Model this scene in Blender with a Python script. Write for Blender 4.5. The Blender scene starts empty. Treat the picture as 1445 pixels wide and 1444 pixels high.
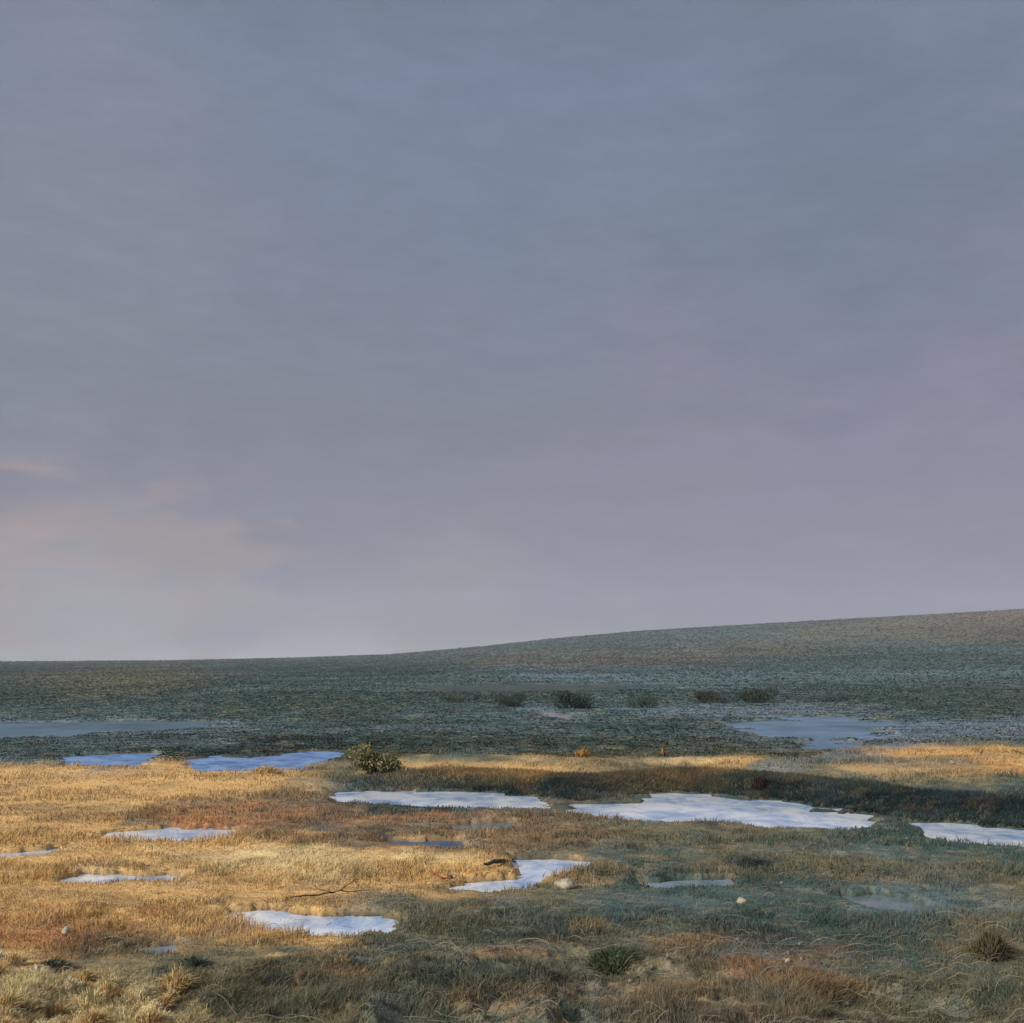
import bpy, bmesh, math, random
import numpy as np
from mathutils import Vector, Matrix, noise as mn

random.seed(7)
RNG = np.random.default_rng(7)
scene = bpy.context.scene
C = scene.collection

# ------------------------------------------------------------------ camera frame
H = 5.0            # eye height above the marsh, metres
F = 1548.0         # focal length in picture units (picture 1445 wide)
HY = 933.0         # true horizon row
W = 1445.0

def ground_at(px, py, z=0.0):
    d = F * (H - z) / (py - HY)
    return ((px - 722.5) * d / F, d)

# ------------------------------------------------------------------ helpers
def lin(c):
    c = np.asarray(c, dtype=float) / 255.0
    return np.where(c <= 0.04045, c / 12.92, ((c + 0.055) / 1.055) ** 2.4)

def tag(o, label=None, cat=None, group=None, kind=None):
    if label: o['label'] = label
    if cat: o['category'] = cat
    if group: o['group'] = group
    if kind: o['kind'] = kind
    return o

def empty(name, loc=(0, 0, 0), rz=0.0):
    o = bpy.data.objects.new(name, None)
    o.empty_display_size = 0.2
    o.location = loc
    o.rotation_euler = (0, 0, rz)
    C.objects.link(o)
    return o

def link(name, me, mat=None, parent=None):
    o = bpy.data.objects.new(name, me)
    C.objects.link(o)
    if mat is not None: me.materials.append(mat)
    if parent is not None: o.parent = parent
    return o

def np_mesh(name, V, loops, nper, colors=None, smooth=True):
    """V (n,3); loops flat index array, nper verts per face (constant); colors (n,3)"""
    me = bpy.data.meshes.new(name)
    n = len(V); nf = len(loops) // nper
    me.vertices.add(n)
    me.vertices.foreach_set('co', np.asarray(V, dtype=np.float32).ravel())
    me.loops.add(len(loops))
    me.loops.foreach_set('vertex_index', np.asarray(loops, dtype=np.int32))
    me.polygons.add(nf)
    me.polygons.foreach_set('loop_start', np.arange(0, len(loops), nper, dtype=np.int32))
    me.polygons.foreach_set('use_smooth', np.full(nf, smooth, dtype=bool))
    me.update(calc_edges=True)
    if colors is not None:
        a = me.color_attributes.new('Col', 'FLOAT_COLOR', 'POINT')
        a.data.foreach_set('color', np.concatenate([colors, np.ones((n, 1))], 1).astype(np.float32).ravel())
    return me

# value noise / fbm in numpy ------------------------------------------------
def _hash(ix, iy, seed):
    h = (ix.astype(np.int64) * 374761393 + iy.astype(np.int64) * 668265263 + seed * 1442695041) & 0xffffffff
    h = ((h ^ (h >> 13)) * 1274126177) & 0xffffffff
    h = h ^ (h >> 16)
    return (h & 0xffffff) / float(0xffffff)

def vnoise(x, y, seed=0):
    ix = np.floor(x); iy = np.floor(y)
    fx = x - ix; fy = y - iy
    fx = fx * fx * fx * (fx * (fx * 6 - 15) + 10); fy = fy * fy * fy * (fy * (fy * 6 - 15) + 10)
    a = _hash(ix, iy, seed); b = _hash(ix + 1, iy, seed)
    c = _hash(ix, iy + 1, seed); d = _hash(ix + 1, iy + 1, seed)
    return (a * (1 - fx) + b * fx) * (1 - fy) + (c * (1 - fx) + d * fx) * fy

def fbm(x, y, seed=0, octv=4):
    s = 0; a = 0.5; t = 0
    for i in range(octv):
        s = s + a * vnoise(x * 2 ** i + 17.3 * i, y * 2 ** i - 9.1 * i, seed + i * 31); t += a; a *= 0.5
    return s / t          # 0..1

def lodnoise(x, y, fx, fy, seed, octv=4):
    """noise whose grain grows with distance from the viewpoint in whole octaves (cross-faded), finer across than along"""
    d = np.maximum(np.hypot(x, y), 8.0)
    L = np.log2(d / 30.0)
    k = np.floor(L); t = L - k; t = t * t * (3 - 2 * t)
    out = 0
    for kk, w in ((k, 1 - t), (k + 1, t)):
        out = out + w * fbm(x * fx * 2.0 ** -kk + kk * 13.7, y * fy * 2.0 ** (-kk - np.minimum(kk, 3)) + kk * 5.3, seed, octv)
    return np.clip((out - 0.5) * (1 + 0.35 * 4 * t * (1 - t)) + 0.5, 0, 1)

def sstep(e0, e1, x):
    t = np.clip((x - e0) / (e1 - e0), 0, 1)
    return t * t * (3 - 2 * t)

# ------------------------------------------------------------------ pools
# outlines given as they lie on the marsh plane
POOLS = [
 ('pale', 'long pale pool in front of the dark bank, left half of the main channel',
  [(468,1124),(500,1118),(575,1118),(660,1119),(750,1125),(772,1136),(775,1145),(700,1146),(600,1139),(480,1134)]),
 ('pale', 'broad pale blue-white pool under the dark bank, widest of all the pools',
  [(815,1136),(905,1132),(915,1121),(1000,1122),(1035,1130),(1118,1134),(1145,1146),(1236,1146),(1232,1168),(1180,1172),(1050,1166),(950,1164),(820,1150)]),
 ('pale', 'pale blue water running out of the picture below the dark right-hand bank',
  [(1288,1162),(1340,1162),(1445,1175),(1560,1180),(1560,1206),(1445,1200),(1370,1194),(1310,1184)]),
 ('blue', 'bright blue strip of water behind the ochre grass bank, further left of two',
  [(85,1070),(140,1067),(215,1062),(222,1072),(195,1084),(85,1084)]),
 ('blue', 'deep blue strip of water behind the ochre grass bank, nearer the olive bush',
  [(262,1076),(300,1068),(350,1072),(420,1062),(470,1060),(480,1068),(440,1080),(390,1092),(262,1090)]),
 ('pale', 'white spindle-shaped pool in the ochre grass, just left of the dark brown hollow',
  [(150,1182),(180,1174),(240,1170),(330,1173),(333,1188),(240,1191),(160,1189)]),
 ('pale', 'thin pale sliver of water at the far left edge of the ochre grass',
  [(-60,1215),(0,1208),(50,1203),(92,1198),(52,1211),(0,1216),(-60,1222)]),
 ('pale', 'narrow broken pale pool in the ochre grass, above the rusty patch',
  [(92,1244),(125,1235),(160,1236),(190,1239),(206,1240),(228,1237),(257,1241),(245,1249),(206,1247),(150,1251),(105,1250)]),
 ('pale', 'pale lilac pool at the lower edge of the ochre grass, nearest of the white pools',
  [(325,1289),(375,1287),(450,1295),(530,1295),(556,1306),(540,1319),(460,1324),(405,1320),(365,1308),(328,1299)]),
 ('grey', 'tiny grey puddle among the brown grass, smallest in the left foreground',
  [(198,1342),(215,1339),(242,1338),(232,1351),(205,1350)]),
 ('pale', 'pointed pale pool beside the dark log at the tip of the ochre tongue of grass',
  [(727,1222),(732,1215),(780,1214),(832,1220),(806,1234),(775,1241),(742,1238)]),
 ('pale', 'ragged pale lilac puddle just below the dark log at the tip of the ochre tongue',
  [(645,1252),(690,1246),(740,1244),(768,1247),(744,1256),(690,1264),(650,1260)]),
 ('deep', 'small dark blue pool in the brown hollow behind the ochre tongue',
  [(548,1188),(640,1189),(654,1196),(648,1205),(560,1202)]),
 ('dull', 'dull blue-grey puddle on the brown strip below the long pale pool',
  [(640,1165),(720,1161),(724,1174),(645,1177)]),
 ('grey', 'blue-grey pool in the dark green marsh, right of the ochre tongue',
  [(905,1247),(960,1245),(1025,1242),(1032,1256),(930,1260)]),
 ('dull', 'faint slate-blue puddle in the dark marsh at right, lowest of the right-hand pools',
  [(1192,1270),(1235,1265),(1280,1272),(1330,1290),(1330,1297),(1250,1288)]),
 ('mist', 'wide lavender sheet of shallow water beyond the bank, in the far marsh',
  [(1020,1022),(1100,1014),(1180,1012),(1250,1020),(1330,1024),(1250,1036),(1218,1050),(1200,1062),(1150,1060),(1090,1044)]),
 ('mistd', 'dim grey-blue sheet of shallow water in the far marsh at left',
  [(-150,1022),(70,1019),(330,1019),(300,1031),(60,1042),(-150,1052)]),
 ('mistm', 'small greyish mauve flat of shallow water below the far dark shrubs',
  [(725,1000),(760,1002),(822,1010),(805,1021),(775,1014)]),
]
for i, p in enumerate(POOLS):
    pass

WATER_Z = -0.06

def poly_world(pts, z=WATER_Z):
    return np.array([ground_at(px, py, z) for px, py in pts])

def poly_sdf(P, x, y):
    """signed distance (negative inside) in world metres"""
    n = len(P); dist = np.full(x.shape, 1e9); inside = np.zeros(x.shape, bool)
    for i in range(n):
        ax, ay = P[i]; bx, by = P[(i + 1) % n]
        ex, ey = bx - ax, by - ay
        t = np.clip(((x - ax) * ex + (y - ay) * ey) / (ex * ex + ey * ey), 0, 1)
        dist = np.minimum(dist, np.hypot(x - ax - t * ex, y - ay - t * ey))
        c = ((ay > y) != (by > y)) & (x < (bx - ax) * (y - ay) / (by - ay + 1e-12) + ax)
        inside ^= c
    return np.where(inside, -dist, dist)

PW = [poly_world(p[2]) for p in POOLS]

# ------------------------------------------------------------------ terrain height
SKX = np.array([-900, -300, 0, 250, 420, 550, 680, 800, 900, 1000, 1200, 1445, 1800, 2600.])
SKY = np.array([934., 934.5, 934.5, 932.5, 929, 924.5, 914, 902, 894, 888, 877.5, 865, 850, 835])
LFX = np.array([440, 470, 600, 750, 820, 910, 1000, 1100, 1240, 1300, 1445, 1700, 2100.])
LFY = np.array([1119, 1117, 1113, 1119, 1127, 1117, 1116, 1126, 1143, 1156, 1168, 1185, 1210.])
LBX = np.array([440, 540, 700, 900, 1050, 1120, 1200, 1300, 1445, 1800.])
LBY = np.array([1075, 1064, 1066, 1067, 1066, 1072, 1054, 1048, 1043, 1038.])
LEV = 0.85
RIDGE = 1500.0

def height(x, y):
    yy = np.maximum(y, 2.0)
    px = np.where(y > 1.0, 722.5 + F * x / yy, np.where(x > 0, 2600, -900))
    px = np.clip(px, -900, 2600)
    d = np.hypot(x, y)
    h = 0.05 + 0.10 * (fbm(x * 0.25, y * 0.25, 3, 4) - 0.35) + 0.09 * (fbm(x * 1.3, y * 1.3, 5, 3) - 0.4)
    h = np.maximum(h, -0.02)
    hump = (0.26 * sstep(0.45, 0.75, fbm(x * 0.9, y * 0.8, 7, 3)) + 0.12 * sstep(0.5, 0.7, fbm(x * 2.6, y * 2.6, 8, 2))) * (1 - sstep(15.5, 20.5, d))
    h = h + hump
    # coarser swells far off
    h = h + sstep(60, 300, d) * 1.0 * (fbm(x * 0.02, y * 0.02, 11, 4) - 0.42) * 1.2
    # low bank behind the main channel
    wob = (fbm(x * 0.35, y * 0.35, 21, 3) - 0.5) * 1.5
    df = F * H / (np.interp(px, LFX, LFY) - HY) + wob * 0.5
    db = F * (H - LEV) / (np.interp(px, LBX, LBY) - HY) + wob
    lev = LEV * (0.88 + 0.24 * fbm(x * 0.3, y * 0.12, 23, 4))
    bank = (0.42 * sstep(0.0, 1.2, y - df) + 0.58 * sstep(0.5, 6.0, y - df)) * (1 - sstep(-0.8, 2.5, y - db)) * sstep(450, 640, px + 60 * (fbm(x * .5, y * .5, 27, 3) - .5))
    h = h + lev * bank * np.where(y > 1, 1, 0)
    # front marsh edge at left stands a little proud of the blue water behind it
    be = F * (H - 0.2) / (np.interp(px, [-300, 0, 200, 380, 460], [1074, 1078, 1086, 1095, 1097]) - HY)
    fr = sstep(-9.0, -1.5, y - be) * (1 - sstep(-0.3, 0.8, y - be)) * (1 - sstep(440, 490, px))
    h = h + 0.2 * fr
    # tongue of ochre grass in front of the brown hollow
    te = F * H / (np.interp(px, [330, 480, 620, 720], [1186, 1196, 1210, 1216]) - HY)
    tg = sstep(-3.0, -0.4, y - te) * (1 - sstep(-0.1, 0.5, y - te)) * sstep(300, 380, px) * (1 - sstep(650, 730, px))
    h = h + 0.16 * tg
    # pools cut into it
    for P in PW:
        area = 0.5 * abs(np.sum(P[:, 0] * np.roll(P[:, 1], -1) - np.roll(P[:, 0], -1) * P[:, 1]))
        m = np.clip(0.16 * math.sqrt(area), 0.22, 2.6)
        far_ = sstep(60, 80, P[:, 1].mean())
        mm = 4 * m + 1.0
        bx = (x > P[:, 0].min() - mm) & (x < P[:, 0].max() + mm) & (y > P[:, 1].min() - mm) & (y < P[:, 1].max() + mm)
        if not bx.any(): continue
        xs, ys = x[bx], y[bx]
        s = poly_sdf(P, xs, ys) + (fbm(xs * 0.4 / m, ys * 1.3 / m, 41, 5) - 0.5) * m * (2.1 + 1.4 * far_) + (fbm(xs * 5, ys * 3, 43, 3) - 0.5) * 0.4 * min(m, .8) - 0.12 * m - 0.16 * (1 - far_)
        h[bx] = h[bx] - hump[bx] * 0.9 * (1 - sstep(0.3, 1.6, s))
        k = 1 - sstep(-0.4 * m, 0.35 * m, s)
        h[bx] = h[bx] * (1 - k) + (-0.14 - 0.14 * fbm(xs * 2.0 / m, ys * 0.8 / m, 47, 4) + 0.10 * far_ * (fbm(xs * 0.5, ys * 0.25, 48, 4) > 0.54)) * k
    # the long hill rising to the right
    e = np.maximum(HY - np.interp(px, SKX, SKY), -2.0) / F
    zr = np.maximum(e * RIDGE * np.clip(y / np.maximum(d, 1), 0.3, 1) + H, 0.0)
    prof = sstep(180, RIDGE, d) ** 1.15 * (1 - 0.75 * sstep(RIDGE * 1.02, RIDGE * 2.2, d))
    rough = 1 + 0.03 * (fbm(x * 0.006, y * 0.006, 51, 5) - 0.5) * sstep(300, 900, d)
    h = h + zr * prof * rough * np.where(y > 1, 1, 0)
    return h

# ------------------------------------------------------------------ vegetation and shade map
PAL = {  # ground cover look in sRGB, cloud shade mixed into the darker tones
 'O': (195,152,84), 'G': (210,170,98), 'S': (208,183,124), 'R': (172,116,66), 'B': (122,100,72),
 'U': (90,78,66), 'L': (106,100,74), 'D': (66,85,78), 'T': (82,103,106), 'K': (44,64,66),
 'A': (200,148,66), 'Y': (112,127,141), 'M': (132,124,122),
}
PAL = {k: lin(v) for k, v in PAL.items()}
GX = np.array([0,180,360,540,720,900,1080,1260,1445.])
GRID = [  # far plain and right side carry cloud shade in their dark tones
 (864,'D D D D D D D L B'), (892,'D D D D D D D L U'), (915,'D D D D D D L D D'), (932,'D D D D L U D D D'),
 (947,'D L D D T T T T T'), (965,'D L D D D T T D D'), (985,'D D D D D D D D D'), (1005,'D T D D T T Y D D'),
 (1025,'Y T T D T D T T Y'), (1040,'T D D D D D D Y T'), (1055,'T D K D D D D M L'), (1068,'T D K L L L L L O'),
 (1086,'O O O L O L O L O'), (1100,'O O O D L B L L L'), (1114,'O O O D K L K K K'), (1130,'O O B K K D K K K'),
 (1150,'O B R B B B K K K'), (1165,'O O R B B L L D D'), (1180,'O O B U B L D D D'), (1200,'O O O O B D L D D'),
 (1220,'O O S S O D L L D'), (1240,'O O O O O D D D L'), (1260,'O O O O L D D T L'), (1280,'O O O L L D D T L'),
 (1300,'O O O L D D D D D'), (1325,'R B O L D L D D L'), (1350,'O L L D L L U D L'), (1380,'S L L L D L B D L'),
 (1410,'S L L D L B L L D'), (1446,'O S L L D L U L L')]
GY = np.array([g[0] for g in GRID], float)
GC = np.array([[PAL[k] for k in g[1].split()] for g in GRID])

PATCH = [ # centre, half sizes, cover, strength; far blue-grey streaks are painted mist
 (250,1135,150,7,'B',.4),(60,1137,90,5,'B',.5),(430,1165,90,16,'U',.45),(290,1155,40,12,'R',.8),(520,1192,110,5,'U',.8),
 (600,1150,120,8,'R',.35),(770,1160,60,14,'B',.6),(430,1205,110,12,'S',.6),(560,1225,130,10,'G',.5),(130,1210,160,14,'G',.4),
 (60,1322,40,5,'R',.6),(245,1285,60,7,'R',.5),(30,1290,60,16,'R',.3),(85,1360,30,10,'K',.7),(275,1360,25,10,'K',.6),
 (200,1365,140,16,'L',.6),(90,1415,170,44,'S',.75),(650,1380,45,20,'K',.6),(560,1390,140,20,'D',.35),(870,1350,45,25,'K',.6),
 (940,1290,120,18,'T',.5),(1100,1300,120,18,'D',.6),(740,1335,50,14,'R',.2),(830,1310,40,8,'O',.4),(1100,1370,90,30,'R',.15),
 (1060,1345,50,18,'M',.25),(1380,1330,60,40,'B',.4),(1240,1310,100,25,'D',.4),(1050,1215,30,12,'K',.7),(1000,1225,60,10,'B',.5),
 (1200,1240,110,8,'B',.5),(1330,1245,90,10,'L',.5),(1180,1200,120,12,'T',.5),(900,1190,90,16,'L',.6),(860,1205,40,10,'D',.5),
 (620,1078,110,8,'O',.6),(780,1090,60,8,'O',.5),(970,1075,90,6,'G',.7),(1340,1060,120,9,'A',.8),(1390,1078,60,12,'A',.8),
 (1270,1082,90,10,'O',.45),(1120,1088,60,12,'T',.8),(1150,1074,60,10,'T',.75),(1060,1100,70,8,'D',.7),(700,1098,50,8,'D',.5),(1240,1108,70,10,'D',.7),(1130,1035,150,20,'Y',.55),(1330,1030,190,14,'Y',.65),(1085,1362,60,16,'R',.2),(700,1342,60,14,'R',.2),(250,1050,200,9,'Y',.4),(560,1030,160,8,'Y',.35),(900,1035,120,8,'T',.5),(620,970,220,9,'T',.5),(1250,960,180,8,'D',.5),(960,1330,60,10,'R',.3),(1160,1400,90,14,'R',.25),(480,1375,70,10,'R',.25),(1000,1270,110,14,'T',.4),(870,1265,70,12,'T',.4),(1240,1285,110,14,'T',.4),(860,1088,50,14,'L',.6),(150,1030,230,15,'Y',.45),(350,1072,40,10,'T',.6),(1430,1110,60,18,'D',.6),(800,990,45,12,'K',.6),
 (715,990,40,10,'K',.45),(1065,985,50,12,'K',.55),(1000,985,25,10,'K',.5),(1350,975,120,22,'D',.6),(160,960,160,14,'L',.35),
 (1390,895,80,14,'B',.2),(1180,895,80,10,'L',.3),(960,925,110,8,'B',.3),(760,940,110,6,'B',.25),(640,1010,130,6,'T',.7),
 (1000,955,110,8,'T',.7),(930,1005,80,10,'Y',.5),(300,1030,110,8,'T',.5),(420,1045,90,9,'K',.6),(200,1045,60,6,'K',.5),
 (740,1112,90,7,'K',.7),(520,1105,50,14,'K',.5),(900,1112,60,8,'L',.5),(1090,1118,90,8,'K',.7),(1350,1135,100,18,'K',.85),  # K here: dark bank growth with the shade of the face painted in
 (480,1400,90,14,'B',.5),(330,1330,60,6,'O',.5),(1290,1390,110,22,'L',.5),(690,1410,120,20,'B',.5),(560,1330,50,8,'T',.5),
]

def cover(x, y, z):
    yy = np.maximum(y, 3.0)
    px = 722.5 + F * x / yy
    py = HY + F * (H - z) / yy
    back = (y < 3.0)
    px = np.where(back, 722.5 + 200 * np.sin(x * 0.3), px); py = np.where(back, 1440, py)
    # ragged edges of the patches, in metres on the ground
    d = np.hypot(x, y)
    sc = 30.0 / np.maximum(d, 12)          # broader patches further off
    wx = (lodnoise(x, y, 0.5, 0.35, 61) - 0.5) * 300 + (lodnoise(x, y, 1.8, 1.0, 62, 3) - 0.5) * 110
    wy = (lodnoise(x, y, 0.45, 0.35, 63) - 0.5) * 34 + (lodnoise(x, y, 1.2, 1.3, 64, 3) - 0.5) * 20
    wy = wy * np.clip((py - HY + 40) / 180, 0.25, 1.6)
    qx = np.clip(px + wx, GX[0], GX[-1] - 1e-3); qy = np.clip(py + wy, GY[0], GY[-1] - 1e-3)
    ix = np.clip(np.searchsorted(GX, qx, side='right') - 1, 0, len(GX) - 2)
    iy = np.clip(np.searchsorted(GY, qy, side='right') - 1, 0, len(GY) - 2)
    fx = ((qx - GX[ix]) / (GX[ix + 1] - GX[ix]))[:, None]; fy = ((qy - GY[iy]) / (GY[iy + 1] - GY[iy]))[:, None]
    col = (GC[iy, ix] * (1 - fx) + GC[iy, ix + 1] * fx) * (1 - fy) + (GC[iy + 1, ix] * (1 - fx) + GC[iy + 1, ix + 1] * fx) * fy
    for cx, cy, rx, ry, k, s in PATCH:
        r = np.hypot((px + wx * 0.35 - cx) / (rx * 1.25), (py + wy * 0.4 - cy) / (ry * 1.25))
        m = r < 1.0
        if not m.any(): continue
        w = (s * (1 - sstep(0.35, 1.0, r[m])))[:, None]
        col[m] = col[m] * (1 - w) + PAL[k] * w
    # streaks of other growth mixed through
    n1 = lodnoise(x, y, 1.1, 1.3, 71, 5); n2 = lodnoise(x, y, 2.4, 2.2, 72); n3 = lodnoise(x, y, 0.7, 0.9, 73)
    near = (1 - sstep(60, 300, d))[:, None] * 0.75 + 0.25
    w = (sstep(0.52, 0.68, n1) * 0.55)[:, None] * near
    col = col * (1 - w) + (col * 0.55 + PAL['D'] * 0.35) * w
    w = (sstep(0.58, 0.74, n2) * 0.28)[:, None] * near
    col = col * (1 - w) + (col * 0.6 + PAL['R'] * 0.4) * w
    w = (sstep(0.56, 0.74, n3) * 0.4)[:, None]
    col = col * (1 - w) + (col * 0.6 + PAL['Y'] * 0.4) * w
    n4 = lodnoise(x, y, 3.0, 3.5, 75)
    w = (sstep(0.58, 0.72, n4) * 0.35)[:, None] * near
    col = col * (1 - w) + (col * 0.75 + PAL['S'] * 0.35) * w
    col = col * (0.78 + 0.44 * lodnoise(x, y, 1.6, 3.5, 77, 5))[:, None]
    col = col * (1 + 0.04 * sstep(55, 90, d) - 0.16 * sstep(300, 900, d))[:, None]      # a touch lighter at mid distance, darker towards the hill
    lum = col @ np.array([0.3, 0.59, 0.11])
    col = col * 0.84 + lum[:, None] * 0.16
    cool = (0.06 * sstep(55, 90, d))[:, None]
    col = col * (1 - cool * np.array([1.0, 0.1, -0.6]))      # bluer tint beyond the gold grass
    return col

ALB = 1.22      # look -> albedo

# ------------------------------------------------------------------ materials
def new_mat(name):
    m = bpy.data.materials.new(name); m.use_nodes = True
    nt = m.node_tree; nt.nodes.clear()
    out = nt.nodes.new('ShaderNodeOutputMaterial')
    return m, nt, out

def N(nt, t, **kw):
    n = nt.nodes.new(t)
    for k, v in kw.items(): setattr(n, k, v)
    return n

def mat_ground():
    m, nt, out = new_mat('marsh_ground')
    b = N(nt, 'ShaderNodeBsdfPrincipled'); b.inputs['Roughness'].default_value = 0.92
    b.inputs['Specular IOR Level'].default_value = 0.15
    col = N(nt, 'ShaderNodeVertexColor'); col.layer_name = 'Col'
    tc = N(nt, 'ShaderNodeTexCoord')
    mp = N(nt, 'ShaderNodeMapping'); mp.inputs['Scale'].default_value = (1.0, 1.6, 1.0)
    nt.links.new(tc.outputs['Object'], mp.inputs['Vector'])
    n1 = N(nt, 'ShaderNodeTexNoise'); n1.inputs['Scale'].default_value = 6; n1.inputs['Detail'].default_value = 8; n1.inputs['Roughness'].default_value = 0.7
    nt.links.new(mp.outputs[0], n1.inputs['Vector'])
    r = N(nt, 'ShaderNodeMapRange'); r.inputs['From Min'].default_value = 0.3; r.inputs['From Max'].default_value = 0.7
    r.inputs['To Min'].default_value = 0.65; r.inputs['To Max'].default_value = 1.3
    nt.links.new(n1.outputs['Fac'], r.inputs['Value'])
    mx = N(nt, 'ShaderNodeVectorMath', operation='SCALE')
    nt.links.new(col.outputs['Color'], mx.inputs[0]); nt.links.new(r.outputs[0], mx.inputs['Scale'])
    nt.links.new(mx.outputs[0], b.inputs['Base Color'])
    bp = N(nt, 'ShaderNodeBump'); bp.inputs['Strength'].default_value = 0.5; bp.inputs['Distance'].default_value = 0.06
    nt.links.new(n1.outputs['Fac'], bp.inputs['Height']); nt.links.new(bp.outputs[0], b.inputs['Normal'])
    nt.links.new(b.outputs[0], out.inputs[0])
    return m

def mat_blades(name, transl=0.3, up=0.6):
    m, nt, out = new_mat(name)
    col = N(nt, 'ShaderNodeVertexColor'); col.layer_name = 'Col'
    geo = N(nt, 'ShaderNodeNewGeometry')
    mixn = N(nt, 'ShaderNodeMix', data_type='VECTOR')
    mixn.inputs['Factor'].default_value = up
    nt.links.new(geo.outputs['Normal'], mixn.inputs[4]); mixn.inputs[5].default_value = (0, 0, 1)
    nrm = N(nt, 'ShaderNodeVectorMath', operation='NORMALIZE')
    nt.links.new(mixn.outputs[1], nrm.inputs[0])
    d = N(nt, 'ShaderNodeBsdfDiffuse'); t = N(nt, 'ShaderNodeBsdfTranslucent')
    nt.links.new(col.outputs['Color'], d.inputs['Color']); nt.links.new(col.outputs['Color'], t.inputs['Color'])
    nt.links.new(nrm.outputs[0], d.inputs['Normal'])
    ms = N(nt, 'ShaderNodeMixShader'); ms.inputs[0].default_value = transl
    nt.links.new(d.outputs[0], ms.inputs[1]); nt.links.new(t.outputs[0], ms.inputs[2])
    nt.links.new(ms.outputs[0], out.inputs[0])
    return m

def mat_water(name, c1, c2, rough=0.09, bump=0.05, scale=1.0):
    m, nt, out = new_mat(name)
    b = N(nt, 'ShaderNodeBsdfPrincipled')
    b.inputs['Roughness'].default_value = rough; b.inputs['IOR'].default_value = 1.33
    b.inputs['Specular IOR Level'].default_value = 0.5 if rough < 0.3 else 0.2
    tc = N(nt, 'ShaderNodeTexCoord')
    mp = N(nt, 'ShaderNodeMapping'); mp.inputs['Scale'].default_value = (0.8 * scale, 0.7 * scale, 1)
    nt.links.new(tc.outputs['Object'], mp.inputs['Vector'])
    n1 = N(nt, 'ShaderNodeTexNoise'); n1.inputs['Scale'].default_value = 0.9; n1.inputs['Detail'].default_value = 9; n1.inputs['Roughness'].default_value = 0.7; n1.inputs['Distortion'].default_value = 0.6
    nt.links.new(mp.outputs[0], n1.inputs['Vector'])
    cr = N(nt, 'ShaderNodeValToRGB')
    cr.color_ramp.elements[0].position = 0.38; cr.color_ramp.elements[0].color = (*lin(c2), 1)
    cr.color_ramp.elements[1].position = 0.58; cr.color_ramp.elements[1].color = (*lin(c1), 1)
    nt.links.new(n1.outputs['Fac'], cr.inputs[0]); nt.links.new(cr.outputs[0], b.inputs['Base Color'])
    n2 = N(nt, 'ShaderNodeTexNoise'); n2.inputs['Scale'].default_value = 5.0; n2.inputs['Detail'].default_value = 4
    nt.links.new(mp.outputs[0], n2.inputs['Vector'])
    bp = N(nt, 'ShaderNodeBump'); bp.inputs['Strength'].default_value = bump; bp.inputs['Distance'].default_value = 0.05
    nt.links.new(n2.outputs['Fac'], bp.inputs['Height']); nt.links.new(bp.outputs[0], b.inputs['Normal'])
    nt.links.new(b.outputs[0], out.inputs[0])
    return m

def mat_simple(name, c1, c2, scale=8.0, rough=0.8, bump=0.4):
    m, nt, out = new_mat(name)
    b = N(nt, 'ShaderNodeBsdfPrincipled'); b.inputs['Roughness'].default_value = rough
    tc = N(nt, 'ShaderNodeTexCoord')
    n1 = N(nt, 'ShaderNodeTexNoise'); n1.inputs['Scale'].default_value = scale; n1.inputs['Detail'].default_value = 6
    nt.links.new(tc.outputs['Object'], n1.inputs['Vector'])
    cr = N(nt, 'ShaderNodeValToRGB')
    cr.color_ramp.elements[0].position = 0.35; cr.color_ramp.elements[0].color = (*lin(c1), 1)
    cr.color_ramp.elements[1].position = 0.65; cr.color_ramp.elements[1].color = (*lin(c2), 1)
    nt.links.new(n1.outputs['Fac'], cr.inputs[0]); nt.links.new(cr.outputs[0], b.inputs['Base Color'])
    bp = N(nt, 'ShaderNodeBump'); bp.inputs['Strength'].default_value = bump; bp.inputs['Distance'].default_value = 0.02
    nt.links.new(n1.outputs['Fac'], bp.inputs['Height']); nt.links.new(bp.outputs[0], b.inputs['Normal'])
    nt.links.new(b.outputs[0], out.inputs[0])
    return m

M_ground = mat_ground()
M_blade = mat_blades('grass_blades')
M_scrub = mat_blades('scrub_leaves', 0.3, 0.9)
M_leaf = mat_blades('shrub_leaves', 0.2, 0.3)
M_water = {
 'pale': mat_water('pale_water', (218,223,230), (128,160,204)),
 'blue': mat_water('blue_water', (122,152,194), (52,96,156), 0.35, 0.2),
 'deep': mat_water('dark_blue_water', (76,102,136), (44,72,108), 0.3),
 'grey': mat_water('grey_blue_water', (138,154,172), (96,118,132)),
 'dull': mat_water('dull_slate_water', (104,118,126), (86,100,100)),
 'mist': mat_water('lavender_water', (106,130,158), (76,98,114), 0.5, 0.2, 0.12),
 'mistd': mat_water('dim_water', (88,110,130), (66,88,98), 0.5, 0.2, 0.12),
 'mistm': mat_water('mauve_water', (136,130,132), (104,112,118), 0.3, 0.2, 0.25),
}
M_pale_stone = mat_simple('pale_stone', (118,110,94), (184,174,154))
M_pebble = mat_simple('grey_pebble', (96,96,90), (146,144,136))
M_dark_stone = mat_simple('dark_stone', (52,50,46), (120,84,56))
M_wood = mat_simple('wet_dark_wood', (36,36,34), (70,64,54), 12)
M_redwood = mat_simple('red_brown_wood', (120,50,34), (176,78,48), 12)
M_twig = mat_simple('shrub_twigs', (44,40,34), (72,62,48), 12)

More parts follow.
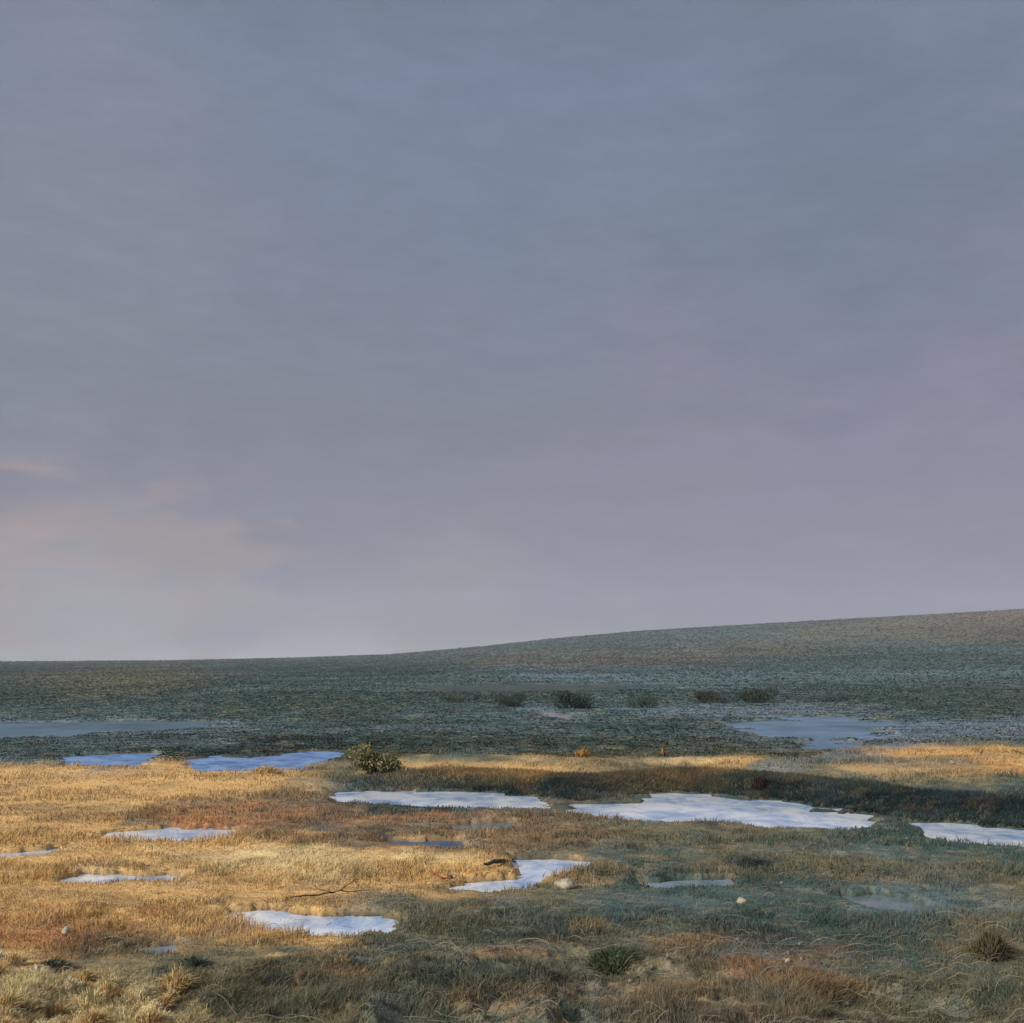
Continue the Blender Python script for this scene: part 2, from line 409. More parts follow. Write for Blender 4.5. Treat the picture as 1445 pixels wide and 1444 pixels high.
# ------------------------------------------------------------------ ground sheet
dense = np.linspace(math.radians(-33), math.radians(33), 820)
coarse = np.linspace(math.radians(33), math.radians(327), 72)[1:-1]
ang = np.concatenate([dense, coarse]); na = len(ang)
rad = np.concatenate([[1.5, 3, 5, 7, 9, 11], np.geomspace(12, 350, 760), np.linspace(352, 1650, 420), np.geomspace(1700, 3000, 16)]); nr = len(rad)
A, R = np.meshgrid(ang, rad)
X = (R * np.sin(A)).ravel(); Y = (R * np.cos(A)).ravel()
Z = height(X, Y)
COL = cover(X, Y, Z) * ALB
wet_ = (1 - sstep(WATER_Z + 0.0, WATER_Z + 0.10, Z))[:, None]      # bare wet mud round the pools
COL = COL * (1 - wet_) + (COL * 0.35 + lin((70, 66, 60)) * 0.4) * wet_
V = np.stack([X, Y, Z], 1)
ii, jj = np.meshgrid(np.arange(nr - 1), np.arange(na), indexing='ij')
j2 = (jj + 1) % na
quads = np.stack([ii * na + jj, ii * na + j2, (ii + 1) * na + j2, (ii + 1) * na + jj], -1).reshape(-1, 4)[:, ::-1]
me = np_mesh('ground', V, quads.ravel(), 4, COL)
ground = tag(link('ground', me, M_ground), 'flat marsh of ochre, brown and dark green grass running back to a long low hill', kind='structure')

# ------------------------------------------------------------------ water
def hull(P):
    pts = sorted(map(tuple, P))
    def half(ps):
        r = []
        for p in ps:
            while len(r) >= 2 and (r[-1][0]-r[-2][0])*(p[1]-r[-2][1])-(r[-1][1]-r[-2][1])*(p[0]-r[-2][0]) <= 0: r.pop()
            r.append(p)
        return r
    a = half(pts); b = half(pts[::-1])
    return a[:-1] + b[:-1]

for i, (kind, label, pts) in enumerate(POOLS):
    P = np.array(hull(PW[i])); c = P.mean(0)
    dm = c[1]; grow = 0.25 + 0.006 * dm
    dv = P - c; L = np.linalg.norm(dv, axis=1, keepdims=True)
    Q = P + dv / L * grow
    bm = bmesh.new()
    vs = [bm.verts.new((q[0] - c[0], q[1] - c[1], 0)) for q in Q]
    f = bm.faces.new(vs)
    if f.normal.z < 0: f.normal_flip()
    me = bpy.data.meshes.new('pool'); bm.to_mesh(me); bm.free()
    o = link('pool', me, M_water[kind]); o.location = (c[0], c[1], WATER_Z - 0.003 * (i % 5))
    tag(o, label, kind='structure')

# ------------------------------------------------------------------ grass as ground cover
def blades(n, dmin, dmax, hgt, wid, lean, name, label, gate, cat='grass', tip=1.25, seed=1, var=0.22, wet=0.16):
    rg = np.random.default_rng(seed)
    inv = rg.uniform(1 / dmax, 1 / dmin, n)
    d = 1 / inv
    x = rg.uniform(-1.05, 1.05, n) * d * 0.5; y = d
    z = height(x, y)
    base = cover(x, y, z) * ALB
    keep = (z > WATER_Z + 0.02) | ((z > WATER_Z - 0.13) & (rg.uniform(0, 1, n) < wet * (0.3 + 2.2 * sstep(0.45, 0.7, fbm(x * 0.8, y * 1.6, 99, 3)))))
    keep &= gate(x, y, base)
    x, y, z, base, d = x[keep], y[keep], z[keep], base[keep], d[keep]
    n = len(x)
    clump = sstep(0.25, 0.8, fbm(x * 1.3, y * 1.3, 91, 4))
    hh = hgt(d) * rg.uniform(0.5, 1.25, n) * (0.30 + 1.35 * clump) * np.clip((z - WATER_Z + 0.02) / 0.13, 0.25, 1)
    ww = wid(d) * rg.uniform(0.7, 1.3, n)
    th = rg.uniform(0, 2 * np.pi, n)
    dx, dy = np.cos(th), np.sin(th)
    ln = hh * rg.uniform(0.3, 1.0, n) * lean
    wd = (fbm(x * 0.4, y * 0.4, 97, 3) - 0.5) * 9
    la = rg.normal(0.55, 0.8, n) * ln; lb = rg.normal(0, 0.6, n) * ln
    lx = la * np.cos(wd) - lb * np.sin(wd); ly = la * np.sin(wd) + lb * np.cos(wd)
    p0 = np.stack([x - dx * ww / 2, y - dy * ww / 2, z - 0.02], 1)
    p1 = np.stack([x + dx * ww / 2, y + dy * ww / 2, z - 0.02], 1)
    m0 = np.stack([x - dx * ww * .4 + lx * .35, y - dy * ww * .4 + ly * .35, z + hh * .6], 1)
    m1 = np.stack([x + dx * ww * .4 + lx * .35, y + dy * ww * .4 + ly * .35, z + hh * .6], 1)
    t0 = np.stack([x + lx, y + ly, z + hh], 1)
    V = np.stack([p0, p1, m1, m0, t0], 1).reshape(-1, 3)
    b = np.arange(n)[:, None] * 5
    loops = (b + np.array([0, 1, 2, 0, 2, 3, 3, 2, 4])).ravel()
    vr = rg.lognormal(0, var, n)[:, None] * np.where(rg.uniform(0, 1, n) < 0.02, 1.5, 1.0)[:, None]
    hue = rg.normal(0, 0.06, (n, 3))
    c = base * vr * (1 + hue)
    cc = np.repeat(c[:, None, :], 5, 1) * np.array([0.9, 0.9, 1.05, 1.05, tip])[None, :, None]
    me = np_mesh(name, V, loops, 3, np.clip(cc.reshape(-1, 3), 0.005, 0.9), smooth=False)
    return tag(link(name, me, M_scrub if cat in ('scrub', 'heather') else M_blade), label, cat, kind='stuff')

def is_ochre(x, y, b): return b[:, 0] > 1.9 * b[:, 1] * 0.82
def not_ochre(x, y, b): return ~is_ochre(x, y, b)
hN = lambda d: 0.10 + 0.05 * np.sin(d * 1.3); wN = lambda d: np.clip(0.0007 * d, 0.010, 0.05)
blades(330000, 13.5, 62, hN, wN, 1.2, 'dry_grass', 'short ochre and rust dry grass covering the sunlit left half of the marsh', is_ochre, seed=11)
blades(330000, 13.5, 62, hN, wN, 1.2, 'marsh_grass', 'short marsh grass, dark green and brown with cloud shade in its colour, covering the right half of the marsh', not_ochre, seed=12)
blades(250000, 55, 750, lambda d: np.clip(0.0007 * d, 0.07, 0.5), lambda d: np.clip(0.0022 * d, 0.10, 2.6), 1.5, 'moorland_scrub',
       'low scrub, dark teal with cloud shade in its colour, covering the far marsh and the long hill', lambda x, y, b: np.hypot(x, y) + 500 * vnoise(x * 40, y * 40, 5) < 760, 'scrub', 1.0, seed=13, var=0.07, wet=0.25)


blades(120000, 330, 1700, lambda d: np.clip(0.0005 * d, 0.2, 0.8), lambda d: np.clip(0.0022 * d, 0.5, 3.0), 1.5, 'hill_heather',
       'dark heather and brown grass covering the long hill', lambda x, y, b: np.hypot(x, y) + 300 * vnoise(x * 40, y * 40, 6) > 520, 'heather', 1.0, seed=14, var=0.07)

def bank_growth(n, seed):
    rg = np.random.default_rng(seed)
    px = rg.uniform(450, 1560, n)
    df = F * H / (np.interp(px, LFX, LFY) - HY)
    return px, df + rg.uniform(-1.0, 2.6, n), rg
def steep_blades(n, name, label, seed):
    px, y, rg = bank_growth(n, seed)
    x = (px - 722.5) * y / F; z = height(x, y); base = cover(x, y, z) * ALB
    k = (z > WATER_Z + 0.04) & (rg.uniform(470, 700, n) < px)
    x, y, z, base = x[k], y[k], z[k], base[k]; n = len(x)
    hh = rg.uniform(.05, .17, n); w = rg.uniform(.012, .03, n)
    lx = rg.normal(.02, .08, n); ly = -rg.uniform(0, .14, n)
    V = np.stack([np.stack([x - w, y, z - .03], 1), np.stack([x + w, y, z - .03], 1), np.stack([x + lx, y + ly, z + hh], 1)], 1).reshape(-1, 3)
    c = base * rg.lognormal(0, .25, n)[:, None] * (1 + rg.normal(0, .06, (n, 3)))
    me = np_mesh(name, V, np.arange(3 * n), 3, np.clip(np.repeat(c, 3, 0), .004, .9), smooth=False)
    tag(link(name, me, M_blade), label, 'sedge', kind='stuff')
steep_blades(90000, 'bank_sedge', 'dark sedge, bank shade in its colour, hanging over the steep front of the low bank', 33)

def fallen_stems(n, seed):
    rg = np.random.default_rng(seed)
    V = []; L = []; Cc = []; m = 0
    d = 1 / rg.uniform(1 / 26.0, 1 / 14.0, n); x = rg.uniform(-.52, .52, n) * d
    x = np.where((rg.uniform(0, 1, n) < .7) & (x < -.25 * d), -x, x)
    a0 = (fbm(x * .3, d * .3, 95, 2) - .5) * 3.0
    for i in range(n):
        ln = rg.uniform(.2, .75); a = a0[i] + rg.normal(0, .35); cv = rg.normal(0, .6); w = rg.uniform(.002, .0045); k = 9
        t = np.linspace(0, 1, k); aa = a + cv * t
        xs = x[i] + np.cumsum(np.cos(aa)) * ln / k; ys = d[i] + np.cumsum(np.sin(aa)) * ln / k * 1.0
        zs = height(xs, ys) + .07 + .09 * np.sin(t * 3.0) * rg.uniform(.2, 1.1)
        nx, ny = -np.sin(aa) * w, np.cos(aa) * w
        A = np.stack([xs - nx, ys - ny, zs - w], 1); B = np.stack([xs + nx, ys + ny, zs + w], 1)
        V.append(np.concatenate([A, B]))
        for q in range(k - 1): L += [m + q, m + q + 1, m + k + q + 1, m + k + q]
        m += 2 * k
        col = lin([(150,144,128),(132,130,122),(164,150,118)][rg.integers(0, 3)]) * rg.uniform(.6, 1.1)
        Cc.append(np.repeat(col[None], 2 * k, 0))
    me = np_mesh('fallen_stems', np.concatenate(V), np.array(L), 4, np.concatenate(Cc), smooth=False)
    tag(link('fallen_stems', me, M_blade), 'pale dead grass stems bent over in the brown foreground', 'dead grass', kind='stuff')
fallen_stems(900, 41)

# ------------------------------------------------------------------ things on the marsh
def hz(x, y): return float(height(np.array([x]), np.array([y]))[0])

def on_ground(px, py):
    """walk along the ground until the spot seen at this place is reached"""
    d = F * H / (py - HY)
    for _ in range(25):
        z = hz((px - 722.5) * d / F, d)
        d = 0.5 * d + 0.5 * F * (H - z) / (py - HY)
    x = (px - 722.5) * d / F
    return x, d, hz(x, d)

def leaf_cloud(rx, rz, n, colour, leaf, seed, lobes=6):
    """many small leaf faces in several uneven clumps"""
    rg = np.random.default_rng(seed)
    cs = np.stack([rg.uniform(-0.75, 0.75, lobes) * rx, rg.uniform(-0.5, 0.5, lobes) * rx, rz * rg.uniform(0.25, 0.72, lobes)], 1)
    rr = rg.uniform(0.28, 0.5, lobes)
    k = rg.integers(0, lobes, n)
    dirs = rg.normal(size=(n, 3)); dirs /= np.linalg.norm(dirs, axis=1, keepdims=True)
    r = rr[k] * rg.uniform(0.3, 1.0, n) ** 0.5
    P = cs[k] + dirs * r[:, None] * np.array([rx, rx, rz * 0.8])
    P[:, 2] = np.maximum(P[:, 2], 0.04)
    a = rg.normal(size=(n, 3)); a /= np.linalg.norm(a, axis=1, keepdims=True)
    b = np.cross(a, rg.normal(size=(n, 3))); b /= np.linalg.norm(b, axis=1, keepdims=True)
    s = leaf * rg.uniform(0.6, 1.4, n)[:, None]
    V = np.stack([P - a * s, P + b * s * .5, P + a * s, P - b * s * .5], 1).reshape(-1, 3)
    loops = np.arange(4 * n)
    c = lin(colour) * rg.lognormal(0, 0.3, n)[:, None] * (1 + rg.normal(0, 0.08, (n, 3)))
    return V, loops, np.clip(np.repeat(c, 4, 0), 0.003, 0.9)

def tube(bm, pts, radii, sides=6):
    rings = []
    for i, p in enumerate(pts):
        t = (Vector(pts[min(i + 1, len(pts) - 1)]) - Vector(pts[max(i - 1, 0)])).normalized()
        u = t.orthogonal().normalized(); v = t.cross(u)
        rings.append([bm.verts.new(Vector(p) + (u * math.cos(2 * math.pi * k / sides) + v * math.sin(2 * math.pi * k / sides)) * radii[i]) for k in range(sides)])
    for a, b in zip(rings[:-1], rings[1:]):
        for k in range(sides): bm.faces.new((a[k], a[(k + 1) % sides], b[(k + 1) % sides], b[k]))
    bm.faces.new(rings[0][::-1]); bm.faces.new(rings[-1])

def bm_obj(name, bm, mat, parent=None, smooth=True):
    bmesh.ops.recalc_face_normals(bm, faces=bm.faces)
    me = bpy.data.meshes.new(name); bm.to_mesh(me); bm.free()
    if smooth: me.polygons.foreach_set('use_smooth', [True] * len(me.polygons))
    return link(name, me, mat, parent)

def shrub(px, py, wpx, hpx, colour, label, seed, group=None, leaf=0.5):
    x, y, z = on_ground(px, py)
    k = y / F
    rx = wpx * k / 2; rz = hpx * k
    t = empty('shrub', (x, y, z - 0.03)); tag(t, label, 'shrub', group)
    V, l, c = leaf_cloud(rx, rz, 2600, colour, leaf * rz * 0.12, seed, 10)
    link('foliage', np_mesh('foliage', V, l, 4, c, smooth=False), M_leaf, t)
    rg = random.Random(seed); bm = bmesh.new()
    for i in range(7):
        a = rg.uniform(0, 6.28); q = rg.uniform(0.25, 0.75) * rx
        tube(bm, [(0.1 * rx * math.cos(a), 0.1 * rx * math.sin(a), 0), (q * .5 * math.cos(a), q * .5 * math.sin(a), rz * .4), (q * math.cos(a), q * math.sin(a), rz * rg.uniform(.6, .85))],
             [0.035 * rz, 0.022 * rz, 0.008 * rz], 5)
    bm_obj('stems', bm, M_twig, t)
    return t

far = 'dark shrubs on the far marsh'
shrub(639, 991, 40, 11, (80,85,75), 'low dim shrub on the far marsh, left end of the row of dark shrubs', 1, far)
shrub(722, 997, 50, 20, (66,80,71), 'dark rounded shrub on the far marsh above the greyish mauve flat', 2, far)
shrub(812, 1000, 62, 27, (57,71,62), 'largest and darkest shrub on the far marsh, just right of the mauve flat', 3, far)
shrub(905, 999, 46, 18, (73,87,80), 'small dim green shrub between the darkest shrub and the brownish pair', 4, far)
shrub(1000, 992, 40, 19, (71,75,66), 'narrow brownish dark shrub, left one of the pair above the lavender water', 5, far)
shrub(1066, 992, 62, 24, (62,75,64), 'broad dark green shrub, right one of the pair above the lavender water', 6, far)
shrub(1176, 990, 50, 14, (71,85,85), 'low teal shrub on the far marsh at right, standing over the lavender water', 7, far)
shrub(527, 1092, 78, 46, (116,112,78), 'olive shrub at the left end of the low bank beside the deep blue water', 8, None, 0.45)

def spiky(name, px, py, wpx, hpx, n, colour, label, cat, seed, spread=1.0, group=None, width=0.012):
    x, y, z = on_ground(px, py); k = y / F
    rx, rz = wpx * k / 2, hpx * k
    rg = np.random.default_rng(seed)
    th = rg.uniform(0, 6.283, n); ph = rg.uniform(0, 1, n) ** 0.6
    bx = np.cos(th) * ph * rx * 0.65; by = np.sin(th) * ph * rx * 0.65
    tx = np.cos(th) * ph * rx * spread + rg.normal(0.1, .22, n) * rx; ty = np.sin(th) * ph * rx * spread + rg.normal(0, .2, n) * rx
    hh = rz * (1 - 0.55 * ph ** 2) * rg.uniform(0.3, 1.1, n)
    w = width * rg.uniform(.7, 1.3, n); px_, py_ = -np.sin(th + rg.normal(0, .8, n)), np.cos(th)
    V = np.stack([np.stack([bx - px_ * w, by - py_ * w, 0 * w - .02], 1), np.stack([bx + px_ * w, by + py_ * w, 0 * w - .02], 1),
                  np.stack([(bx * .5 + tx * .5) + px_ * w * .8, (by * .5 + ty * .5) + py_ * w * .8, hh * .7], 1),
                  np.stack([(bx * .5 + tx * .5) - px_ * w * .8, (by * .5 + ty * .5) - py_ * w * .8, hh * .7], 1),
                  np.stack([tx * 1.1, ty * 1.1, hh * (1 - .25 * ph)], 1)], 1).reshape(-1, 3)
    loops = (np.arange(n)[:, None] * 5 + np.array([0, 1, 2, 0, 2, 3, 3, 2, 4])).ravel()
    c = lin(colour) * rg.lognormal(0, .25, n)[:, None] * (1 + rg.normal(0, .06, (n, 3)))
    o = link(name, np_mesh(name, V, loops, 3, np.clip(np.repeat(c, 5, 0), .004, .9), smooth=False), M_blade)
    o.location = (x, y, z)
    return tag(o, label, cat, group)

spiky('spiky_bush', 1071, 1116, 32, 26, 260, (60,48,46), 'dark reddish spiky bush on the bank over the broad pale pool', 'bush', 21, 1.0, None, 0.016)
spiky('grass_tuft', 821, 1067, 26, 14, 200, (196,148,84), 'small bright ochre tuft of grass on top of the low bank', 'grass tuft', 22, 1.0, None, 0.02)
spiky('reed_clump', 935, 1066, 12, 22, 60, (160,128,80), 'thin upright tan reeds standing on top of the low bank', 'reeds', 23, .6, None, 0.014)
spiky('grass_tuft', 375, 1092, 54, 16, 500, (206,176,120), 'pale straw tuft on the edge of the deep blue water', 'grass tuft', 24, 1.0, None, 0.016)
dk = 'dark tufts among the brown foreground grass'
spiky('rush_tuft', 74, 1370, 60, 20, 420, (78,82,70), 'dark rush tuft in the bottom left foreground, leftmost of the dark tufts', 'rush tuft', 25, 1, dk)
spiky('rush_tuft', 272, 1366, 56, 20, 380, (82,88,76), 'dark rush tuft below and right of the tiny grey puddle', 'rush tuft', 26, 1, dk)
spiky('rush_tuft', 376, 1384, 60, 14, 300, (88,100,98), 'flat slate-green rush tuft just left of the dark stone', 'rush tuft', 27, 1, dk)
spiky('rush_tuft', 655, 1394, 110, 32, 900, (80,94,80), 'widest dark green rush tuft at the middle of the foreground', 'rush tuft', 28, 1, dk)
spiky('rush_tuft', 868, 1366, 100, 36, 800, (82,92,68), 'tall dark green rush tuft in the foreground right of the middle', 'rush tuft', 29, 1, dk)
spiky('rush_tuft', 1060, 1224, 60, 18, 420, (66,76,74), 'blackish rush tuft in the dark marsh under the broad pale pool', 'rush tuft', 30, 1, dk)
spiky('rush_tuft', 1398, 1352, 70, 46, 600, (104,96,72), 'tall brown rush tuft at the right edge of the foreground', 'rush tuft', 31, 1, dk)
spiky('orange_plant', 661, 1384, 18, 16, 70, (190,130,66), 'small orange plant growing in the widest dark rush tuft', 'plant', 32, 1)
st = 'straw tussocks in the bottom left corner'
rg_ = random.Random(4)
for i in range(46):
    px = rg_.uniform(-15, 260); py = rg_.uniform(1358, 1466) + px * 0.14
    w_ = rg_.uniform(22, 50)
    spiky('straw_tussock', px, py, w_, w_ * rg_.uniform(.5, .8), 420, rg_.choice([(218,196,150),(212,182,130),(226,208,168),(206,172,120)]),
          'pale straw-coloured grass tussock in the clumpy bottom left corner of the marsh', 'grass tussock', 60 + i, 1.1, st, 0.009)

def stone(px, py, wpx, hpx, mat, label, seed, name='stone', group=None, sub=3):
    x, y, z = on_ground(px, py); k = y / F
    bm = bmesh.new(); bmesh.ops.create_icosphere(bm, subdivisions=sub, radius=1.0)
    off = Vector((seed * 3.7, seed * 1.9, seed * 0.7))
    for v in bm.verts:
        n = mn.fractal(v.co * 1.1 + off, 1.0, 2.0, 4)
        v.co *= 1 + 0.28 * n
        if v.co.z < -0.4: v.co.z = -0.4
    bmesh.ops.scale(bm, vec=(wpx * k / 2, wpx * k / 2 * .8, hpx * k * .62), verts=bm.verts)
    o = bm_obj(name, bm, mat); o.location = (x, y, z + hpx * k * .2); o.rotation_euler = (0, 0, seed)
    return tag(o, label, 'stone', group)

stone(797, 1252, 30, 14, M_pale_stone, 'pale buff stone just right of the pointed pale pool', 3)
stone(94, 1319, 17, 14, M_pale_stone, 'pale grey stone on the rusty grass at lower left', 5)
stone(426, 1385, 26, 18, M_dark_stone, 'dark stone with an orange patch in the brown foreground grass', 8)
stone(635, 1252, 9, 7, M_dark_stone, 'small dark stone at the left end of the ragged lilac puddle', 9)
stone(1046, 1274, 13, 9, M_pale_stone, 'small pale stone right of the blue-grey pool in the dark marsh', 12)
stone(1082, 1292, 9, 7, M_pale_stone, 'smaller pale stone in the dark marsh, lower right of the blue-grey pool', 14)
stone(1112, 1358, 10, 7, M_pale_stone, 'pale stone on the reddish brown grass at lower right', 17)
stone(1343, 1078, 9, 6, M_pale_stone, 'tiny pale stone on the ochre bank, under the curved twig', 19)

proto = None
pb = 'pale pebbles scattered over the dark marsh'
rg_ = random.Random(11)
for i in range(46):
    px = rg_.gauss(1090, 150); py = rg_.choice([rg_.uniform(1178, 1240), rg_.uniform(1240, 1330), rg_.uniform(1330, 1430)])
    x, y, z = on_ground(px, py)
    if z < 0: continue
    if proto is None:
        proto = stone(px, py, 5.0, 5.0, M_pebble, 'tiny pale pebble scattered on the dark green marsh at right', 31, 'pebble', pb, 2); o = proto
        base_s = y
    else:
        o = proto.copy(); C.objects.link(o); o.location = (x, y, z + 0.02)
    s_ = rg_.uniform(.7, 1.35); o.scale = (s_ * rg_.uniform(.8, 1.3), s_, s_); o.rotation_euler = (0, 0, rg_.uniform(0, 6))

def stick(name, pts_px, thick, mat, label, cat, forks=0, seed=1):
    """a piece of wood lying on the grass along the given places"""
    P = [Vector(on_ground(px, py)) for px, py in pts_px]
    x0 = P[0].copy(); bm = bmesh.new(); rg = random.Random(seed)
    fine = []
    for a, b in zip(P[:-1], P[1:]):
        for q in range(4): fine.append(a.lerp(b, q / 4) - x0 + Vector((rg.gauss(0, .01), rg.gauss(0, .03), thick + .05 + rg.gauss(0, .012))))
    fine.append(P[-1] - x0 + Vector((0, 0, thick + .03)))
    n = len(fine)
    tube(bm, fine, [thick * (1 - .6 * abs(2 * i / (n - 1) - .8)) for i in range(n)], 7)
    for f in range(forks):
        i = rg.randrange(2, n - 2); dd = Vector((rg.uniform(-.5, .5), rg.uniform(-.3, .3), rg.uniform(.1, .3)))
        tube(bm, [fine[i], fine[i] + dd * .6, fine[i] + dd + Vector((.05, 0, .03))], [thick * .55, thick * .4, thick * .2], 5)
    o = bm_obj(name, bm, mat); o.location = x0
    return tag(o, label, cat)

stick('branch', [(402,1279),(440,1268),(480,1262),(522,1260)], 0.022, M_wood, 'long thin blackish branch lying on the ochre grass above the lilac pool', 'branch', 2, 3)
stick('log', [(684,1226),(706,1221),(730,1217)], 0.06, M_wood, 'short dark log lying at the tip of the ochre tongue of grass', 'log', 0, 5)
stick('red_stick', [(607,1235),(622,1243),(636,1248)], 0.03, M_redwood, 'small red stick lying at the lower edge of the ochre tongue of grass', 'stick', 0, 7)
stick('twig', [(1384,1066),(1398,1059),(1420,1056),(1432,1062),(1445,1066)], 0.035, M_wood, 'dark curved twig on the orange grass of the right-hand bank', 'twig', 1, 9)

# ------------------------------------------------------------------ world, sun, camera
def build_world():
    w = bpy.data.worlds.new('World'); scene.world = w; w.use_nodes = True
    nt = w.node_tree; nt.nodes.clear()
    out = N(nt, 'ShaderNodeOutputWorld')
    sky = N(nt, 'ShaderNodeTexSky', sky_type='NISHITA'); sky.sun_disc = False
    sky.sun_elevation = SUN_EL; sky.sun_rotation = SUN_AZ
    bg1 = N(nt, 'ShaderNodeBackground'); bg1.inputs[1].default_value = 0.07
    nt.links.new(sky.outputs[0], bg1.inputs[0])
    tc = N(nt, 'ShaderNodeTexCoord')
    sep = N(nt, 'ShaderNodeSeparateXYZ'); nt.links.new(tc.outputs['Generated'], sep.inputs[0])
    # warp the height so the bands of cloud drift
    mp = N(nt, 'ShaderNodeMapping'); mp.inputs['Scale'].default_value = (1.6, 1.6, 4.0)
    nt.links.new(tc.outputs['Generated'], mp.inputs['Vector'])
    nz = N(nt, 'ShaderNodeTexNoise'); nz.inputs['Scale'].default_value = 1.5; nz.inputs['Detail'].default_value = 7; nz.inputs['Roughness'].default_value = 0.55
    nt.links.new(mp.outputs[0], nz.inputs['Vector'])
    def math_(op, a, b):
        n = N(nt, 'ShaderNodeMath', operation=op)
        for k, v in enumerate((a, b)):
            if v is None: continue
            if isinstance(v, (int, float)): n.inputs[k].default_value = v
            else: nt.links.new(v, n.inputs[k])
        return n.outputs[0]
    amp = N(nt, 'ShaderNodeMapRange'); amp.inputs['From Min'].default_value = 0.0; amp.inputs['From Max'].default_value = 0.12
    amp.inputs['To Min'].default_value = 0.01; amp.inputs['To Max'].default_value = 0.16
    nt.links.new(sep.outputs[2], amp.inputs['Value'])
    zz = math_('ADD', sep.outputs[2], math_('MULTIPLY', math_('SUBTRACT', nz.outputs['Fac'], 0.5), amp.outputs[0]))
    ramp = N(nt, 'ShaderNodeValToRGB'); cr = ramp.color_ramp
    stops = [(0.0, (198,194,202)), (0.010, (182,178,187)), (0.030, (152,149,161)), (0.09, (137,134,150)), (0.17, (129,130,146)),
             (0.28, (124,130,147)), (0.40, (122,131,152)), (0.47, (121,132,156)), (0.54, (112,122,141)), (0.68, (150,158,172)), (0.9, (214,216,220))]
    while len(cr.elements) < len(stops): cr.elements.new(0.5)
    for e, (p, c) in zip(cr.elements, stops): e.position = p; e.color = (*lin(c), 1)
    nt.links.new(zz, ramp.inputs[0])
    col = ramp.outputs[0]
    def lobe(px, py, half, colour, strength, col, seed, rag=1.6):
        v = Vector(((px - 722.5) / F, 1.0, (HY - py) / F)).normalized()
        dp = N(nt, 'ShaderNodeVectorMath', operation='DISTANCE'); nt.links.new(tc.outputs['Generated'], dp.inputs[0]); dp.inputs[1].default_value = v
        if seed:
            m2 = N(nt, 'ShaderNodeMapping'); m2.inputs['Location'].default_value = (seed, seed * 2, 0); m2.inputs['Scale'].default_value = (4, 4, 13) if rag < 2 else (9, 9, 34)
            nt.links.new(tc.outputs['Generated'], m2.inputs['Vector'])
            n2 = N(nt, 'ShaderNodeTexNoise'); n2.inputs['Scale'].default_value = 1.6; n2.inputs['Detail'].default_value = 6
            nt.links.new(m2.outputs[0], n2.inputs['Vector'])
            dd = math_('ADD', dp.outputs['Value'], math_('MULTIPLY', math_('SUBTRACT', n2.outputs['Fac'], 0.5), half * rag))
        else: dd = dp.outputs['Value']
        mr = N(nt, 'ShaderNodeMapRange', interpolation_type='SMOOTHSTEP'); mr.inputs['From Min'].default_value = half; mr.inputs['From Max'].default_value = half * 0.15
        mr.inputs['To Min'].default_value = 0; mr.inputs['To Max'].default_value = strength
        nt.links.new(dd, mr.inputs['Value'])
        mx = N(nt, 'ShaderNodeMix', data_type='RGBA')
        nt.links.new(mr.outputs[0], mx.inputs['Factor']); nt.links.new(col, mx.inputs[6]); mx.inputs[7].default_value = (*lin(colour), 1)
        return mx.outputs[2]
    col = lobe(1250, 760, 0.36, (138,131,156), 0.8, col, 3.1)
    col = lobe(1250, 290, 0.24, (108,120,142), 0.6, col, 5.3)
    col = lobe(760, 210, 0.22, (116,127,152), 0.45, col, 7.7)
    col = lobe(60, 250, 0.26, (134,139,154), 0.6, col, 2.2)
    col = lobe(120, 860, 0.15, (160,156,162), 0.75, col, 9.4)
    col = lobe(40, 815, 0.10, (172,150,150), 0.75, col, 12.4, 2.6)
    col = lobe(290, 810, 0.085, (168,147,149), 0.7, col, 15.9, 2.6)
    col = lobe(150, 785, 0.06, (166,145,150), 0.6, col, 21.3, 2.4)
    col = lobe(330, 880, 0.05, (142,150,166), 0.5, col, 24.3, 2.4)
    col = lobe(90, 865, 0.05, (146,152,166), 0.5, col, 26.3, 2.4)
    col = lobe(640, 845, 0.09, (150,148,156), 0.5, col, 18.2)
    col = lobe(150, 935, 0.10, (184,180,188), 0.45, col, 0)
    col = lobe(480, 930, 0.08, (180,176,186), 0.35, col, 0)
    # fine mottling of the cloud
    m3 = N(nt, 'ShaderNodeMapping'); m3.inputs['Scale'].default_value = (9, 9, 30)
    nt.links.new(tc.outputs['Generated'], m3.inputs['Vector'])
    n3 = N(nt, 'ShaderNodeTexNoise'); n3.inputs['Scale'].default_value = 2.0; n3.inputs['Detail'].default_value = 9; n3.inputs['Roughness'].default_value = 0.7
    nt.links.new(m3.outputs[0], n3.inputs['Vector'])
    mr = N(nt, 'ShaderNodeMapRange'); mr.inputs['From Min'].default_value = 0.25; mr.inputs['From Max'].default_value = 0.75
    mr.inputs['To Min'].default_value = 0.91; mr.inputs['To Max'].default_value = 1.09
    nt.links.new(n3.outputs['Fac'], mr.inputs['Value'])
    sc = N(nt, 'ShaderNodeVectorMath', operation='SCALE'); nt.links.new(col, sc.inputs[0]); nt.links.new(mr.outputs[0], sc.inputs['Scale'])
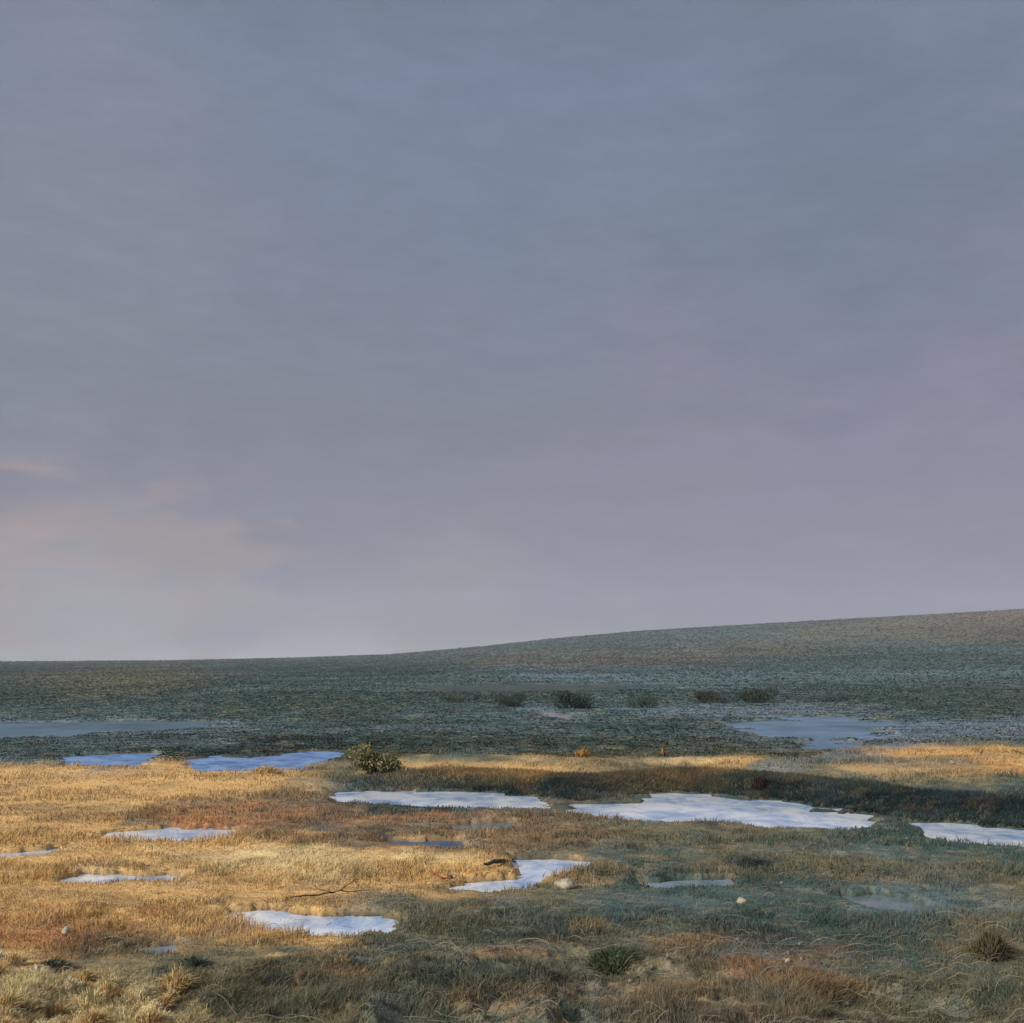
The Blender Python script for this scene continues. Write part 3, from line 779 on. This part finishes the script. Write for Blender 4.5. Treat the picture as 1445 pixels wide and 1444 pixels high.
    bg2 = N(nt, 'ShaderNodeBackground'); bg2.inputs[1].default_value = 1.0
    nt.links.new(sc.outputs[0], bg2.inputs[0])
    ms = N(nt, 'ShaderNodeMixShader'); ms.inputs[0].default_value = 0.96
    nt.links.new(bg1.outputs[0], ms.inputs[1]); nt.links.new(bg2.outputs[0], ms.inputs[2])
    nt.links.new(ms.outputs[0], out.inputs[0])

def build_haze():
    m, nt, out = new_mat('haze_air')
    v = N(nt, 'ShaderNodeVolumePrincipled'); v.inputs['Density'].default_value = HAZE
    v.inputs['Color'].default_value = (0.78, 0.87, 0.98, 1); v.inputs['Anisotropy'].default_value = 0.0
    nt.links.new(v.outputs[0], out.inputs['Volume'])
    bm = bmesh.new(); bmesh.ops.create_cube(bm, size=1.0)
    me = bpy.data.meshes.new('haze'); bm.to_mesh(me); bm.free()
    o = link('haze', me, m); top = 190.0; bot = -3.0
    o.scale = (6200, 6200, top - bot); o.location = (0, 0, (top + bot) / 2)
    tag(o, 'pale grey-blue haze lying over the far marsh and hill', kind='stuff')
HAZE = 0.00026
build_haze()

SUN_EL = math.radians(32); SUN_AZ = math.radians(-128)      # from the left, a little behind the viewer
build_world()
sl = bpy.data.lights.new('sun', 'SUN'); sl.energy = 4.2; sl.angle = math.radians(3); sl.color = (1.0, 0.93, 0.82)
so = bpy.data.objects.new('sun', sl); C.objects.link(so)
sd = Vector((math.sin(SUN_AZ) * math.cos(SUN_EL), math.cos(SUN_AZ) * math.cos(SUN_EL), math.sin(SUN_EL)))
so.rotation_euler = sd.to_track_quat('Z', 'Y').to_euler()

cd = bpy.data.cameras.new('camera'); cam = bpy.data.objects.new('camera', cd); C.objects.link(cam)
cam.location = (0, 0, H); cam.rotation_euler = (math.radians(90), 0, 0)
cd.sensor_width = 36; cd.lens = F / W * 36; cd.shift_y = (HY - 722) / W
cd.clip_start = 0.1; cd.clip_end = 30000
scene.camera = cam
scene.view_settings.view_transform = 'Standard'; scene.view_settings.look = 'None'
scene.view_settings.exposure = 0; scene.view_settings.gamma = 1
